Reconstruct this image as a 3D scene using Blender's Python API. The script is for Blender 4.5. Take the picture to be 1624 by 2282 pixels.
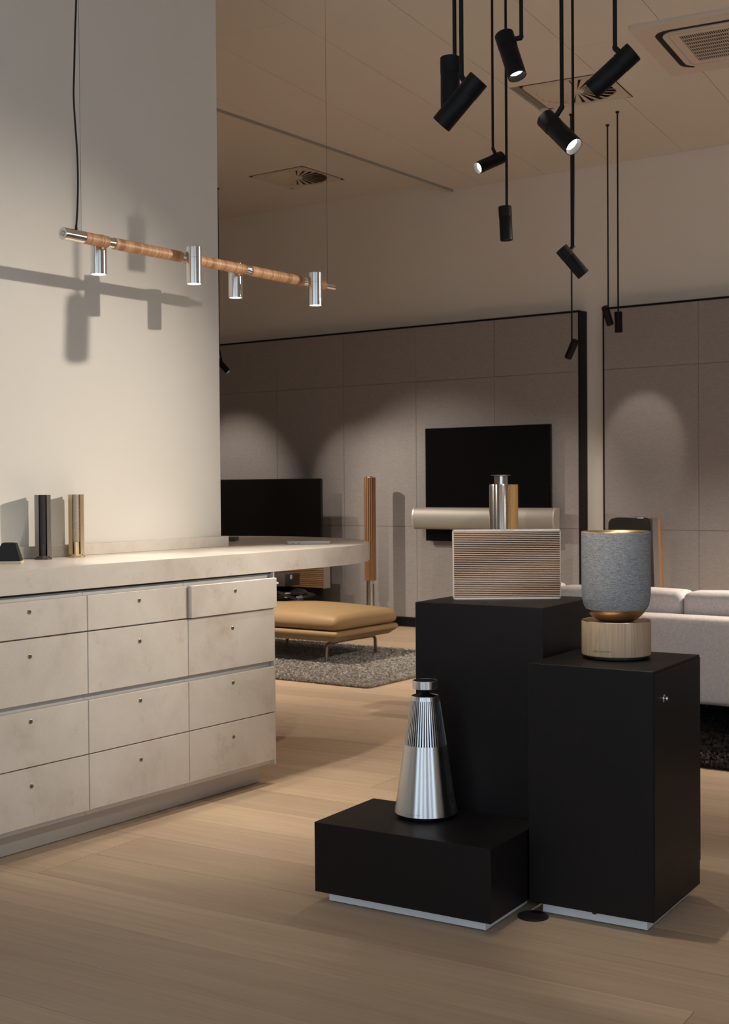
import bpy, bmesh, math, random
from mathutils import Vector, Matrix
random.seed(7)
PI = math.pi
for o in list(bpy.data.objects):
    bpy.data.objects.remove(o, do_unlink=True)
scene = bpy.context.scene
COL = scene.collection

# ------------------------------------------------------------------ camera
cd = bpy.data.cameras.new('camera'); cam = bpy.data.objects.new('camera', cd); COL.objects.link(cam)
yaw, pitch, roll, CAMH = 0.623759, -0.0198213, -0.00800557, 1.27
fw = Vector((-math.sin(yaw)*math.cos(pitch), math.cos(yaw)*math.cos(pitch), math.sin(pitch)))
rt = Vector((math.cos(yaw), math.sin(yaw), 0)); up = rt.cross(fw)
r2 = rt*math.cos(roll) + up*math.sin(roll); u2 = -rt*math.sin(roll) + up*math.cos(roll)
cam.matrix_world = Matrix(((r2.x, u2.x, -fw.x, 0), (r2.y, u2.y, -fw.y, 0), (r2.z, u2.z, -fw.z, CAMH), (0, 0, 0, 1)))
cd.sensor_fit = 'VERTICAL'; cd.sensor_height = 36.0; cd.lens = 36.0*2875.5/2282.0
cd.clip_start = 0.05; cd.clip_end = 100
cd.dof.use_dof = True; cd.dof.focus_distance = 4.1; cd.dof.aperture_fstop = 9.0
scene.camera = cam

# ------------------------------------------------------------------ world: overcast dusk daylight behind the shop windows
w = bpy.data.worlds.new('world'); scene.world = w; w.use_nodes = True
bg = w.node_tree.nodes['Background']; bg.inputs[0].default_value = (0.74, 0.85, 1.0, 1); bg.inputs[1].default_value = 3.0

# ------------------------------------------------------------------ exposure
vs = scene.view_settings
vs.view_transform = 'Standard'; vs.look = 'None'; vs.gamma = 1.0; vs.use_curve_mapping = False; vs.exposure = 0.0

WARM = (1.0, 0.89, 0.76)
NEUT = (1.0, 0.91, 0.80)

# ================================================================== helpers
def link(o, parent=None):
    COL.objects.link(o)
    if parent is not None: o.parent = parent
    return o
def tag(o, label=None, cat=None, group=None, kind=None):
    if label: o['label'] = label
    if cat: o['category'] = cat
    if group: o['group'] = group
    if kind: o['kind'] = kind
    return o
def thing(name, label, cat, loc=(0, 0, 0), rz=0.0, group=None):
    o = bpy.data.objects.new(name, None); o.empty_display_size = 0.1
    o.location = loc; o.rotation_euler = (0, 0, rz); link(o)
    return tag(o, label, cat, group)
def smooth_mesh(me, ang=40):
    bm = bmesh.new(); bm.from_mesh(me)
    for f in bm.faces: f.smooth = True
    lim = math.radians(ang)
    for e in bm.edges:
        e.smooth = len(e.link_faces) == 2 and e.calc_face_angle(0) < lim
    bm.to_mesh(me); bm.free()
def bobj(name, bm, m, parent=None, smooth=True, loc=None, rot=None, ang=40):
    bmesh.ops.recalc_face_normals(bm, faces=bm.faces)
    me = bpy.data.meshes.new(name); bm.to_mesh(me); bm.free()
    if smooth: smooth_mesh(me, ang)
    me.materials.append(m)
    o = bpy.data.objects.new(name, me); link(o, parent)
    if loc: o.location = loc
    if rot: o.rotation_euler = rot
    return o
def reuse(name, src, parent=None, loc=None, rot=None):
    o = bpy.data.objects.new(name, src.data); link(o, parent)
    if loc is not None: o.location = loc
    if rot is not None: o.rotation_euler = rot
    return o
def add_box(bm, lo, hi, bev=0.0, seg=2):
    r = bmesh.ops.create_cube(bm, size=1.0)
    vs_ = r['verts']
    for v in vs_:
        v.co = Vector([lo[i] + (v.co[i]+0.5)*(hi[i]-lo[i]) for i in range(3)])
    if bev > 0:
        es = list({e for v in vs_ for e in v.link_edges})
        bmesh.ops.bevel(bm, geom=es, offset=bev, segments=seg, profile=0.5, affect='EDGES')
def box(name, lo, hi, m, parent=None, bev=0.0, seg=2, **k):
    bm = bmesh.new(); add_box(bm, lo, hi, bev, seg)
    k.setdefault('ang', 15)
    return bobj(name, bm, m, parent, **k)
def add_lathe(bm, prof, seg=48, closed=False, center=(0, 0, 0)):
    rings = []
    for r, z in prof:
        if r < 1e-6: rings.append([bm.verts.new((center[0], center[1], center[2]+z))])
        else: rings.append([bm.verts.new((center[0]+r*math.cos(2*PI*i/seg), center[1]+r*math.sin(2*PI*i/seg), center[2]+z)) for i in range(seg)])
    n = len(rings)
    for k in range(n if closed else n-1):
        a, b = rings[k], rings[(k+1) % n]
        for i in range(seg):
            j = (i+1) % seg
            if len(a) == 1 and len(b) == 1: continue
            if len(a) == 1: bm.faces.new((a[0], b[j], b[i]))
            elif len(b) == 1: bm.faces.new((a[i], a[j], b[0]))
            else: bm.faces.new((a[i], a[j], b[j], b[i]))
def lathe(name, prof, m, parent=None, seg=48, closed=False, ang=35, **k):
    bm = bmesh.new(); add_lathe(bm, prof, seg, closed)
    return bobj(name, bm, m, parent, ang=ang, **k)
def frame_of(d):
    d = Vector(d).normalized()
    a = Vector((0, 0, 1)) if abs(d.z) < 0.95 else Vector((1, 0, 0))
    x = a.cross(d).normalized(); return x, d.cross(x), d
def add_tube(bm, pts, r, seg=10):
    pts = [Vector(p) for p in pts]; rings = []
    rr = r if isinstance(r, (list, tuple)) else [r]*len(pts)
    x0 = None
    for i, p in enumerate(pts):
        d = (pts[min(i+1, len(pts)-1)] - pts[max(i-1, 0)]).normalized()
        if x0 is None: x, y, _ = frame_of(d)
        else:
            x = (x0 - d*x0.dot(d)).normalized(); y = d.cross(x)
        x0 = x
        rings.append([bm.verts.new(p + (x*math.cos(2*PI*k/seg) + y*math.sin(2*PI*k/seg))*rr[i]) for k in range(seg)])
    for a, b in zip(rings, rings[1:]):
        for k in range(seg): bm.faces.new((a[k], a[(k+1) % seg], b[(k+1) % seg], b[k]))
    bm.faces.new(rings[0][::-1]); bm.faces.new(rings[-1])
def tube(name, pts, r, m, parent=None, seg=10, **k):
    bm = bmesh.new(); add_tube(bm, pts, r, seg)
    return bobj(name, bm, m, parent, **k)
def add_prism(bm, poly, z0, z1):
    a = [bm.verts.new((x, y, z0)) for x, y in poly]; b = [bm.verts.new((x, y, z1)) for x, y in poly]
    n = len(poly)
    bm.faces.new(a[::-1]); bm.faces.new(b)
    for i in range(n): bm.faces.new((a[i], a[(i+1) % n], b[(i+1) % n], b[i]))
def clip(poly, a, b, c):       # keep a*x+b*y <= c
    out = []
    for i in range(len(poly)):
        p, q = poly[i], poly[(i+1) % len(poly)]
        dp, dq = a*p[0]+b*p[1]-c, a*q[0]+b*q[1]-c
        if dp <= 0: out.append(p)
        if (dp < 0 < dq) or (dq < 0 < dp):
            t = dp/(dp-dq); out.append((p[0]+t*(q[0]-p[0]), p[1]+t*(q[1]-p[1])))
    return out
def rrect(x0, x1, y0, y1, r, n=6):
    pts = []
    for cx, cy, a0 in ((x1-r, y1-r, 0), (x0+r, y1-r, 90), (x0+r, y0+r, 180), (x1-r, y0+r, 270)):
        for i in range(n+1):
            a = math.radians(a0 + 90*i/n); pts.append((cx+r*math.cos(a), cy+r*math.sin(a)))
    return pts
def text_mesh(s, size, ext=0.0002):
    cu = bpy.data.curves.new('lettering', 'FONT'); cu.body = s; cu.size = size; cu.extrude = ext; cu.resolution_u = 3
    cu.space_character = 1.15
    o = bpy.data.objects.new('lettering_tmp', cu); COL.objects.link(o)
    me = bpy.data.meshes.new_from_object(o.evaluated_get(bpy.context.evaluated_depsgraph_get()))
    bpy.data.objects.remove(o, do_unlink=True)
    return me

# ================================================================== materials
def nt(name):
    m = bpy.data.materials.new(name); m.use_nodes = True
    t = m.node_tree; b = t.nodes['Principled BSDF']; return m, t, b
def N(t, typ, **k):
    n = t.nodes.new(typ)
    for a, v in k.items():
        if a in n.inputs.keys(): n.inputs[a].default_value = v
        else: setattr(n, a, v)
    return n
def L(t, a, b): t.links.new(a, b)
def rgba(c): return (c[0], c[1], c[2], 1.0)
def plain(name, col, rough=0.5, metal=0.0, spec=0.5, bump=0.0, bscale=300.0, var=0.0, vscale=3.0, aniso=0.0):
    m, t, b = nt(name)
    b.inputs['Base Color'].default_value = rgba(col); b.inputs['Roughness'].default_value = rough
    b.inputs['Metallic'].default_value = metal; b.inputs['Specular IOR Level'].default_value = spec
    tc = N(t, 'ShaderNodeTexCoord')
    nz = N(t, 'ShaderNodeTexNoise', Scale=vscale, Detail=4.0); L(t, tc.outputs['Object'], nz.inputs['Vector'])
    mx = N(t, 'ShaderNodeMix', data_type='RGBA'); L(t, nz.outputs['Fac'], mx.inputs[0])
    mx.inputs[6].default_value = rgba([c*(1-var) for c in col]); mx.inputs[7].default_value = rgba([min(1, c*(1+var)) for c in col])
    L(t, mx.outputs[2], b.inputs['Base Color'])
    if bump:
        n2 = N(t, 'ShaderNodeTexNoise', Scale=bscale, Detail=3.0); L(t, tc.outputs['Object'], n2.inputs['Vector'])
        bp = N(t, 'ShaderNodeBump', Strength=bump, Distance=0.002); L(t, n2.outputs['Fac'], bp.inputs['Height']); L(t, bp.outputs[0], b.inputs['Normal'])
    if aniso:
        b.inputs['Anisotropic'].default_value = aniso; b.inputs['Anisotropic Rotation'].default_value = 0.25
        tg = N(t, 'ShaderNodeTangent', direction_type='RADIAL', axis='Z'); L(t, tg.outputs[0], b.inputs['Tangent'])
    return m
def emit(name, col, s):
    m, t, b = nt(name); b.inputs['Base Color'].default_value = (0.02, 0.02, 0.02, 1)
    b.inputs['Emission Color'].default_value = rgba(col); b.inputs['Emission Strength'].default_value = s
    return m
def wood(name, c1, c2, axis=0, scale=1.0, rough=0.45, ring=1.0, world=False, fine=1.0):
    """grain stretched along an axis of the object's own coordinates"""
    m, t, b = nt(name)
    tc = N(t, 'ShaderNodeTexCoord'); oi = N(t, 'ShaderNodeObjectInfo')
    mul = N(t, 'ShaderNodeMath', operation='MULTIPLY'); mul.inputs[1].default_value = 37.0; L(t, oi.outputs['Random'], mul.inputs[0])
    add = N(t, 'ShaderNodeVectorMath', operation='ADD'); L(t, tc.outputs['Object'], add.inputs[0])
    cmb = N(t, 'ShaderNodeCombineXYZ'); [L(t, mul.outputs[0], cmb.inputs[i]) for i in range(3)]; L(t, cmb.outputs[0], add.inputs[1])
    mp = N(t, 'ShaderNodeMapping'); s = [14.0*scale]*3; s[axis] = 0.9*scale; mp.inputs['Scale'].default_value = s; L(t, add.outputs[0], mp.inputs['Vector'])
    n1 = N(t, 'ShaderNodeTexNoise', Scale=1.0, Detail=6.0, Roughness=0.6, Distortion=0.6*ring); L(t, mp.outputs[0], n1.inputs['Vector'])
    mp2 = N(t, 'ShaderNodeMapping'); s2 = [110.0*scale]*3; s2[axis] = 2.5*scale; mp2.inputs['Scale'].default_value = s2; L(t, add.outputs[0], mp2.inputs['Vector'])
    n2 = N(t, 'ShaderNodeTexNoise', Scale=1.0, Detail=3.0); L(t, mp2.outputs[0], n2.inputs['Vector'])
    r1 = N(t, 'ShaderNodeValToRGB'); r1.color_ramp.elements[0].position = 0.3; r1.color_ramp.elements[1].position = 0.72
    r1.color_ramp.elements[0].color = rgba(c2); r1.color_ramp.elements[1].color = rgba(c1); L(t, n1.outputs['Fac'], r1.inputs[0])
    mx = N(t, 'ShaderNodeMix', data_type='RGBA', blend_type='MULTIPLY'); mx.inputs[0].default_value = 0.35*fine
    r2_ = N(t, 'ShaderNodeValToRGB'); r2_.color_ramp.elements[0].position = 0.35; r2_.color_ramp.elements[1].position = 0.6
    r2_.color_ramp.elements[0].color = (0.5, 0.45, 0.4, 1); r2_.color_ramp.elements[1].color = (1, 1, 1, 1); L(t, n2.outputs['Fac'], r2_.inputs[0])
    L(t, r1.outputs[0], mx.inputs[6]); L(t, r2_.outputs[0], mx.inputs[7])
    hv = N(t, 'ShaderNodeHueSaturation'); mr = N(t, 'ShaderNodeMapRange'); mr.inputs['To Min'].default_value = 0.84; mr.inputs['To Max'].default_value = 1.1
    L(t, oi.outputs['Random'], mr.inputs['Value']); L(t, mr.outputs[0], hv.inputs['Value']); L(t, mx.outputs[2], hv.inputs['Color'])
    L(t, hv.outputs[0], b.inputs['Base Color']); b.inputs['Roughness'].default_value = rough
    bp = N(t, 'ShaderNodeBump', Strength=0.06, Distance=0.001); L(t, n2.outputs['Fac'], bp.inputs['Height']); L(t, bp.outputs[0], b.inputs['Normal'])
    return m
def stone(name, rough):
    m, t, b = nt(name); g = N(t, 'ShaderNodeNewGeometry')
    n1 = N(t, 'ShaderNodeTexNoise', Scale=3.2, Detail=6.0, Roughness=0.62, Distortion=0.4); L(t, g.outputs['Position'], n1.inputs['Vector'])
    r1 = N(t, 'ShaderNodeValToRGB'); e = r1.color_ramp.elements
    e[0].position = 0.30; e[0].color = (0.60, 0.53, 0.45, 1); e[1].position = 0.68; e[1].color = (0.78, 0.72, 0.645, 1)
    x = r1.color_ramp.elements.new(0.48); x.color = (0.715, 0.65, 0.572, 1); L(t, n1.outputs['Fac'], r1.inputs[0])
    n2 = N(t, 'ShaderNodeTexNoise', Scale=6.0, Detail=9.0, Roughness=0.75, Distortion=0.15); L(t, g.outputs['Position'], n2.inputs['Vector'])
    r2_ = N(t, 'ShaderNodeValToRGB'); r2_.color_ramp.elements[0].position = 0.57; r2_.color_ramp.elements[1].position = 0.84
    r2_.color_ramp.elements[0].color = (0, 0, 0, 1); r2_.color_ramp.elements[1].color = (0.75, 0.75, 0.75, 1); L(t, n2.outputs['Fac'], r2_.inputs[0])
    mx = N(t, 'ShaderNodeMix', data_type='RGBA'); L(t, r2_.outputs[0], mx.inputs[0]); L(t, r1.outputs[0], mx.inputs[6]); mx.inputs[7].default_value = (0.40, 0.29, 0.19, 1)
    n3 = N(t, 'ShaderNodeTexNoise', Scale=160.0, Detail=2.0); L(t, g.outputs['Position'], n3.inputs['Vector'])
    m3 = N(t, 'ShaderNodeMix', data_type='RGBA', blend_type='OVERLAY'); m3.inputs[0].default_value = 0.12; L(t, mx.outputs[2], m3.inputs[6]); L(t, n3.outputs['Fac'], m3.inputs[7])
    L(t, m3.outputs[2], b.inputs['Base Color']); b.inputs['Roughness'].default_value = rough
    bp = N(t, 'ShaderNodeBump', Strength=0.08, Distance=0.001); L(t, n3.outputs['Fac'], bp.inputs['Height']); L(t, bp.outputs[0], b.inputs['Normal'])
    return m
def fabric(name, c1, c2, sc=(500, 500, 900), streak=(60, 60, 420), rough=0.9, bump=0.4):
    m, t, b = nt(name); tc = N(t, 'ShaderNodeTexCoord')
    mp = N(t, 'ShaderNodeMapping'); mp.inputs['Scale'].default_value = streak; L(t, tc.outputs['Object'], mp.inputs['Vector'])
    n1 = N(t, 'ShaderNodeTexNoise', Scale=1.0, Detail=3.0, Roughness=0.7); L(t, mp.outputs[0], n1.inputs['Vector'])
    mp2 = N(t, 'ShaderNodeMapping'); mp2.inputs['Scale'].default_value = sc; L(t, tc.outputs['Object'], mp2.inputs['Vector'])
    n2 = N(t, 'ShaderNodeTexNoise', Scale=1.0, Detail=1.0); L(t, mp2.outputs[0], n2.inputs['Vector'])
    ad = N(t, 'ShaderNodeMath', operation='ADD'); L(t, n1.outputs['Fac'], ad.inputs[0]); L(t, n2.outputs['Fac'], ad.inputs[1])
    r1 = N(t, 'ShaderNodeValToRGB'); r1.color_ramp.elements[0].position = 0.38; r1.color_ramp.elements[1].position = 0.64
    hf = N(t, 'ShaderNodeMath', operation='MULTIPLY'); hf.inputs[1].default_value = 0.5; L(t, ad.outputs[0], hf.inputs[0])
    r1.color_ramp.elements[0].color = rgba(c1); r1.color_ramp.elements[1].color = rgba(c2); L(t, hf.outputs[0], r1.inputs[0])
    L(t, r1.outputs[0], b.inputs['Base Color']); b.inputs['Roughness'].default_value = rough; b.inputs['Specular IOR Level'].default_value = 0.2
    bp = N(t, 'ShaderNodeBump', Strength=bump, Distance=0.0008); L(t, n2.outputs['Fac'], bp.inputs['Height']); L(t, bp.outputs[0], b.inputs['Normal'])
    return m
def glass(name):
    m, t, b = nt(name); out = t.nodes['Material Output']
    tr = N(t, 'ShaderNodeBsdfTransparent'); gl = N(t, 'ShaderNodeBsdfGlossy', Roughness=0.02); mx = N(t, 'ShaderNodeMixShader'); mx.inputs[0].default_value = 0.07
    tr.inputs[0].default_value = (0.93, 0.96, 0.97, 1)
    L(t, tr.outputs[0], mx.inputs[1]); L(t, gl.outputs[0], mx.inputs[2]); L(t, mx.outputs[0], out.inputs[0]); return m

M_WALL = plain('wall paint', (0.78, 0.745, 0.68), 0.75, bump=0.05, bscale=220, var=0.015)
M_WALLB = plain('upper wall paint', (0.86, 0.80, 0.72), 0.8, bump=0.05, bscale=200, var=0.02)
M_CEIL = plain('ceiling paint', (0.79, 0.725, 0.655), 0.85, var=0.02)
M_CEILGAP = plain('ceiling joint', (0.30, 0.26, 0.22), 0.9)
M_TRIM = plain('grey ceiling trim', (0.36, 0.36, 0.35), 0.6)
M_FLOOR = wood('oak floor', (0.60, 0.445, 0.305), (0.50, 0.355, 0.235), axis=0, scale=0.8, rough=0.5, ring=3.0, fine=0.45)
M_GAP = plain('floor joint', (0.16, 0.11, 0.07), 0.9)
M_STONE = stone('limestone', 0.42)
M_STONETOP = stone('limestone honed top', 0.3)
M_RECESS = plain('pale cabinet carcass', (0.62, 0.60, 0.57), 0.5)
M_KICK = plain('satin grey kickboard', (0.50, 0.47, 0.43), 0.4, metal=0.3)
M_LOCK = plain('lock nickel', (0.42, 0.39, 0.34), 0.35, metal=1.0)
M_LOCKDARK = plain('lock keyhole', (0.03, 0.028, 0.025), 0.6)
M_BLACK = plain('black laminate', (0.0115, 0.0095, 0.0095), 0.45, spec=0.22, bump=0.04, bscale=900)
M_BLACKM = plain('black powder coat', (0.005, 0.0045, 0.005), 0.5, spec=0.2)
M_BLACKP = plain('black plastic', (0.012, 0.011, 0.011), 0.5, spec=0.3)
M_WHITE = plain('white painted base', (0.82, 0.82, 0.83), 0.5)
M_ALU = plain('brushed aluminium', (0.80, 0.80, 0.81), 0.30, metal=1.0, aniso=0.85)
M_ALUP = plain('polished aluminium', (0.82, 0.81, 0.79), 0.16, metal=1.0, aniso=0.6)
M_ALUS = plain('satin aluminium', (0.62, 0.58, 0.53), 0.38, metal=1.0)
M_SILVER = plain('silver laptop shell', (0.50, 0.47, 0.44), 0.5, metal=0.4)
M_GOLD = plain('gold anodised aluminium', (0.62, 0.46, 0.31), 0.33, metal=1.0)
M_GOLDP = plain('pale gold aluminium', (0.80, 0.62, 0.38), 0.35, metal=1.0)
M_BRONZE = plain('anthracite anodised', (0.26, 0.23, 0.21), 0.4, metal=0.9)
M_OAK = wood('light oak', (0.74, 0.54, 0.355), (0.54, 0.375, 0.23), axis=2, scale=1.8, rough=0.5, ring=7.0, fine=0.7)
M_OAKS = wood('light oak slat', (0.88, 0.66, 0.49), (0.76, 0.53, 0.37), axis=0, scale=2.0, rough=0.5)
M_OAKR = wood('warm oak fin', (0.46, 0.25, 0.125), (0.36, 0.185, 0.085), axis=2, scale=1.5, rough=0.5)
M_OAKH = wood('warm oak horizontal slat', (0.44, 0.245, 0.12), (0.34, 0.18, 0.085), axis=0, scale=1.5, rough=0.5)
M_OAKY = wood('golden oak cover', (0.62, 0.40, 0.16), (0.52, 0.32, 0.12), axis=2, scale=1.5, rough=0.5)
M_ROD = wood('stacked wood disc rod', (0.60, 0.33, 0.165), (0.40, 0.195, 0.085), axis=0, scale=4.0, rough=0.5, ring=0.2)
M_BROWN = plain('dark brown speaker cloth', (0.03, 0.013, 0.009), 0.9)
M_GREYF = fabric('grey melange knit', (0.17, 0.17, 0.178), (0.50, 0.497, 0.50))
M_BEIGEF = fabric('beige knit', (0.36, 0.29, 0.22), (0.55, 0.46, 0.37))
M_SOFA = fabric('light grey wool', (0.50, 0.45, 0.44), (0.66, 0.61, 0.595), sc=(260, 260, 260), streak=(60, 60, 60), bump=0.25)
M_PANEL = fabric('taupe wall fabric', (0.295, 0.268, 0.260), (0.36, 0.33, 0.322), sc=(300, 300, 300), streak=(30, 30, 80), bump=0.1)
M_LEATHER = plain('tan leather', (0.39, 0.25, 0.12), 0.58, bump=0.12, bscale=260, var=0.05, vscale=6)
M_BAG = plain('black leather', (0.012, 0.010, 0.009), 0.3, bump=0.2, bscale=120)
M_BOX = plain('dark brown carton', (0.035, 0.025, 0.022), 0.6)
M_RUG = plain('grey rug pile', (0.46, 0.42, 0.38), 0.95, var=0.35, vscale=60)
M_RUGD = plain('dark brown rug pile', (0.022, 0.014, 0.012), 0.95, var=0.4, vscale=60)
M_SCREEN = plain('black glass screen', (0.003, 0.003, 0.0035), 0.06, spec=0.5)
M_STEEL = plain('bronze steel tube', (0.40, 0.33, 0.26), 0.35, metal=1.0)
M_TAPE = plain('adhesive tape roll', (0.72, 0.66, 0.40), 0.35)
M_CREAM = plain('cream base', (0.70, 0.58, 0.40), 0.5)
M_VENT = plain('off white vent plate', (0.72, 0.62, 0.52), 0.6)
M_DARK = plain('dark duct', (0.02, 0.018, 0.016), 0.9)
M_WFRAME = plain('dark window frame', (0.05, 0.048, 0.045), 0.5)
M_GLASS = glass('window glass')
M_INK = plain('black print', (0.015, 0.012, 0.01), 0.6)
M_INKG = plain('grey print', (0.35, 0.34, 0.33), 0.5)
M_LENS = emit('lit lens', (1.0, 0.93, 0.82), 18.0)
M_LENSD = emit('dim lens', (1.0, 0.92, 0.80), 2.2)
M_LENSO = plain('unlit lens', (0.05, 0.05, 0.05), 0.1)

# ================================================================== the room
RX0, RX1, RY0, RY1, CZ, CZL = -10.4, 3.0, -3.0, 9.82, 3.90, 3.975
EX = -6.065                                   # where the two ceiling levels meet
fl = box('floor', (RX0, RY0, -0.12), (RX1, RY1, -0.014), M_GAP, smooth=False); tag(fl, kind='structure')
# oak planks, laid a few degrees off the walls
ta = 0.068; PWD = 0.262; ca, sa = math.cos(ta), math.sin(ta)
row = 0
LEN = (2.3, 2.7, 3.0, 2.5)
for j in range(-16, 62):
    u = -12.5 + random.uniform(0, 1.6)
    while u < 6:
        ln = random.choice(LEN)
        v = j*PWD - 0.9
        loc_poly = [(u+0.0007, v+0.0007), (u+ln-0.0007, v+0.0007), (u+ln-0.0007, v+PWD-0.0007), (u+0.0007, v+PWD-0.0007)]
        wp = [(x*ca - y*sa, x*sa + y*ca) for x, y in loc_poly]
        u += ln
        for a, b, c in ((-1, 0, -RX0-0.004), (1, 0, RX1-0.004), (0, -1, -RY0-0.004), (0, 1, RY1-0.145)):
            wp = clip(wp, a, b, c)
            if len(wp) < 3: break
        if len(wp) < 3: continue
        cx = sum(p[0] for p in wp)/len(wp); cy = sum(p[1] for p in wp)/len(wp)
        lp = [((x-cx)*ca + (y-cy)*sa, -(x-cx)*sa + (y-cy)*ca) for x, y in wp]
        if max(p[0] for p in lp)-min(p[0] for p in lp) < 0.02: continue
        bm = bmesh.new(); add_prism(bm, lp, -0.0139, 0.0)
        o = bobj('plank', bm, M_FLOOR, fl, smooth=False, loc=(cx, cy, 0), rot=(0, 0, ta)); row += 1
print('planks', row)

def wall(name, lo, hi, m):
    return tag(box(name, lo, hi, m, smooth=False), kind='structure')
wall('wall_back', (RX0-0.2, RY1, -0.12), (RX1+0.2, RY1+0.2, 4.2), M_WALLB)
wall('wall_left', (RX0-0.2, RY0-0.2, -0.12), (RX0, RY1, 4.2), M_WALL)
wall('wall_pier', (-4.87, -0.6, 0.0), (-4.07, 4.505, 3.899), M_WALL)
# ceiling: tiled part over the shop, plain part beyond the step
bm = bmesh.new(); add_box(bm, (EX, RY0, CZ+0.016), (RX1, RY1, 4.15))
cl = bobj('ceiling', bm, M_CEILGAP, smooth=False); tag(cl, kind='structure')
VC2 = Vector((-3.905, 7.895, 0)); tv = 0.13573; cv, sv = math.cos(tv), math.sin(tv)
AC = Vector((-2.70, 7.485, 0))
for i in range(-12, 20):
    n0 = -3.168 + 0.604*i
    v = -4.5 + (0.0 if i % 2 else 1.2)
    while v < 13:
        segs = [(v, v+2.4)]; v += 2.4
        if i == 0:      # leave a hole for the swirl vent
            v0 = -VC2.x*sv + VC2.y*cv
            s0, s1 = segs[0]
            segs = [s for s in ((s0, min(s1, v0-0.3)), (max(s0, v0+0.3), s1)) if s[1]-s[0] > 0.02]
        for s0, s1 in segs:
            q = [(n0+0.0018, s0+0.001), (n0+0.6022, s0+0.001), (n0+0.6022, s1-0.001), (n0+0.0018, s1-0.001)]
            wp = [(a*cv - b*sv, a*sv + b*cv) for a, b in q]
            for a, b, c in ((-1, 0, -EX-0.001), (1, 0, RX1-0.004), (0, -1, -RY0-0.004), (0, 1, RY1-0.004)):
                wp = clip(wp, a, b, c)
                if len(wp) < 3: break
            if len(wp) < 3: continue
            bm = bmesh.new(); add_prism(bm, wp, CZ, CZ+0.0155)
            bobj('ceiling_panel', bm, M_CEIL, cl, smooth=False)
VC1 = Vector((-7.09, 8.88, 0))
bm = bmesh.new()
xs = (RX0, VC1.x-0.295, VC1.x+0.295, EX-0.001); ys = (RY0, VC1.y-0.295, VC1.y+0.295, RY1)
for i in range(3):
    for j in range(3):
        if i == 1 and j == 1: continue
        add_box(bm, (xs[i], ys[j], CZL), (xs[i+1], ys[j+1], CZL+0.12))
bmesh.ops.remove_doubles(bm, verts=bm.verts, dist=1e-5)
tag(bobj('ceiling', bm, M_CEIL, smooth=False), kind='structure')
tag(box('trim_1', (EX-0.014, RY0+0.01, CZ-0.017), (EX-0.0005, RY1-0.001, CZL-0.0005), M_TRIM, smooth=False), kind='structure')

# shop front behind the camera: two glazed walls
def glazed(name, axis, pos, a0, a1, wins, inward):
    """a wall with tall window openings; wins = list of (from, to); z 0.35..3.3"""
    bm = bmesh.new(); z0, z1 = 0.35, 3.3
    def add(s0, s1, za, zb):
        if axis == 'y': add_box(bm, (s0, min(pos, pos+inward), za), (s1, max(pos, pos+inward), zb))
        else: add_box(bm, (min(pos, pos+inward), s0, za), (max(pos, pos+inward), s1, zb))
    add(a0, a1, -0.12, z0); add(a0, a1, z1, 4.2)
    e = a0
    for s, t_ in wins:
        add(e, s, z0, z1); e = t_
    add(e, a1, z0, z1)
    tag(bobj(name, bm, M_WALLB, smooth=False), kind='structure')
wn = [0]
def window(axis, pos, s, t_):
    wn[0] += 1; z0, z1 = 0.35, 3.3
    W = bpy.data.objects.new('window_%d' % wn[0], None); link(W); tag(W, kind='structure')
    def bxx(nm, a, b, za, zb, d0, d1, m):
        if axis == 'y': box(nm, (a, pos+d0, za), (b, pos+d1, zb), m, W, smooth=False)
        else: box(nm, (pos+d0, a, za), (pos+d1, b, zb), m, W, smooth=False)
    f = 0.06
    bxx('window_frame', s, t_, z0, z0+f, -0.12, -0.05, M_WFRAME); bxx('window_frame', s, t_, z1-f, z1, -0.12, -0.05, M_WFRAME)
    bxx('window_frame', s, s+f, z0+f, z1-f, -0.12, -0.05, M_WFRAME); bxx('window_frame', t_-f, t_, z0+f, z1-f, -0.12, -0.05, M_WFRAME)
    bxx('pane', s+f, t_-f, z0+f, z1-f, -0.09, -0.084, M_GLASS)
FW = [(-3.3, -1.9), (-1.2, 0.2), (0.9, 2.3)]
glazed('wall_front', 'y', RY0, RX0-0.2, RX1+0.2, FW, -0.2)
for s, t_ in FW: window('y', RY0, s, t_)
SW = [(-2.0, -0.6), (0.2, 1.6)]
glazed('wall_right', 'x', RX1, RY0, RY1, SW, 0.2)
for s, t_ in SW:
    wn[0] += 1; z0, z1 = 0.35, 3.3
    W = bpy.data.objects.new('window_%d' % wn[0], None); link(W); tag(W, kind='structure'); f = 0.06
    for a, b, za, zb in ((s, t_, z0, z0+f), (s, t_, z1-f, z1), (s, s+f, z0+f, z1-f), (t_-f, t_, z0+f, z1-f)):
        box('window_frame', (RX1+0.05, a, za), (RX1+0.12, b, zb), M_WFRAME, W, smooth=False)
    box('pane', (RX1+0.084, s+f, z0+f), (RX1+0.09, t_-f, z1-f), M_GLASS, W, smooth=False)

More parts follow.
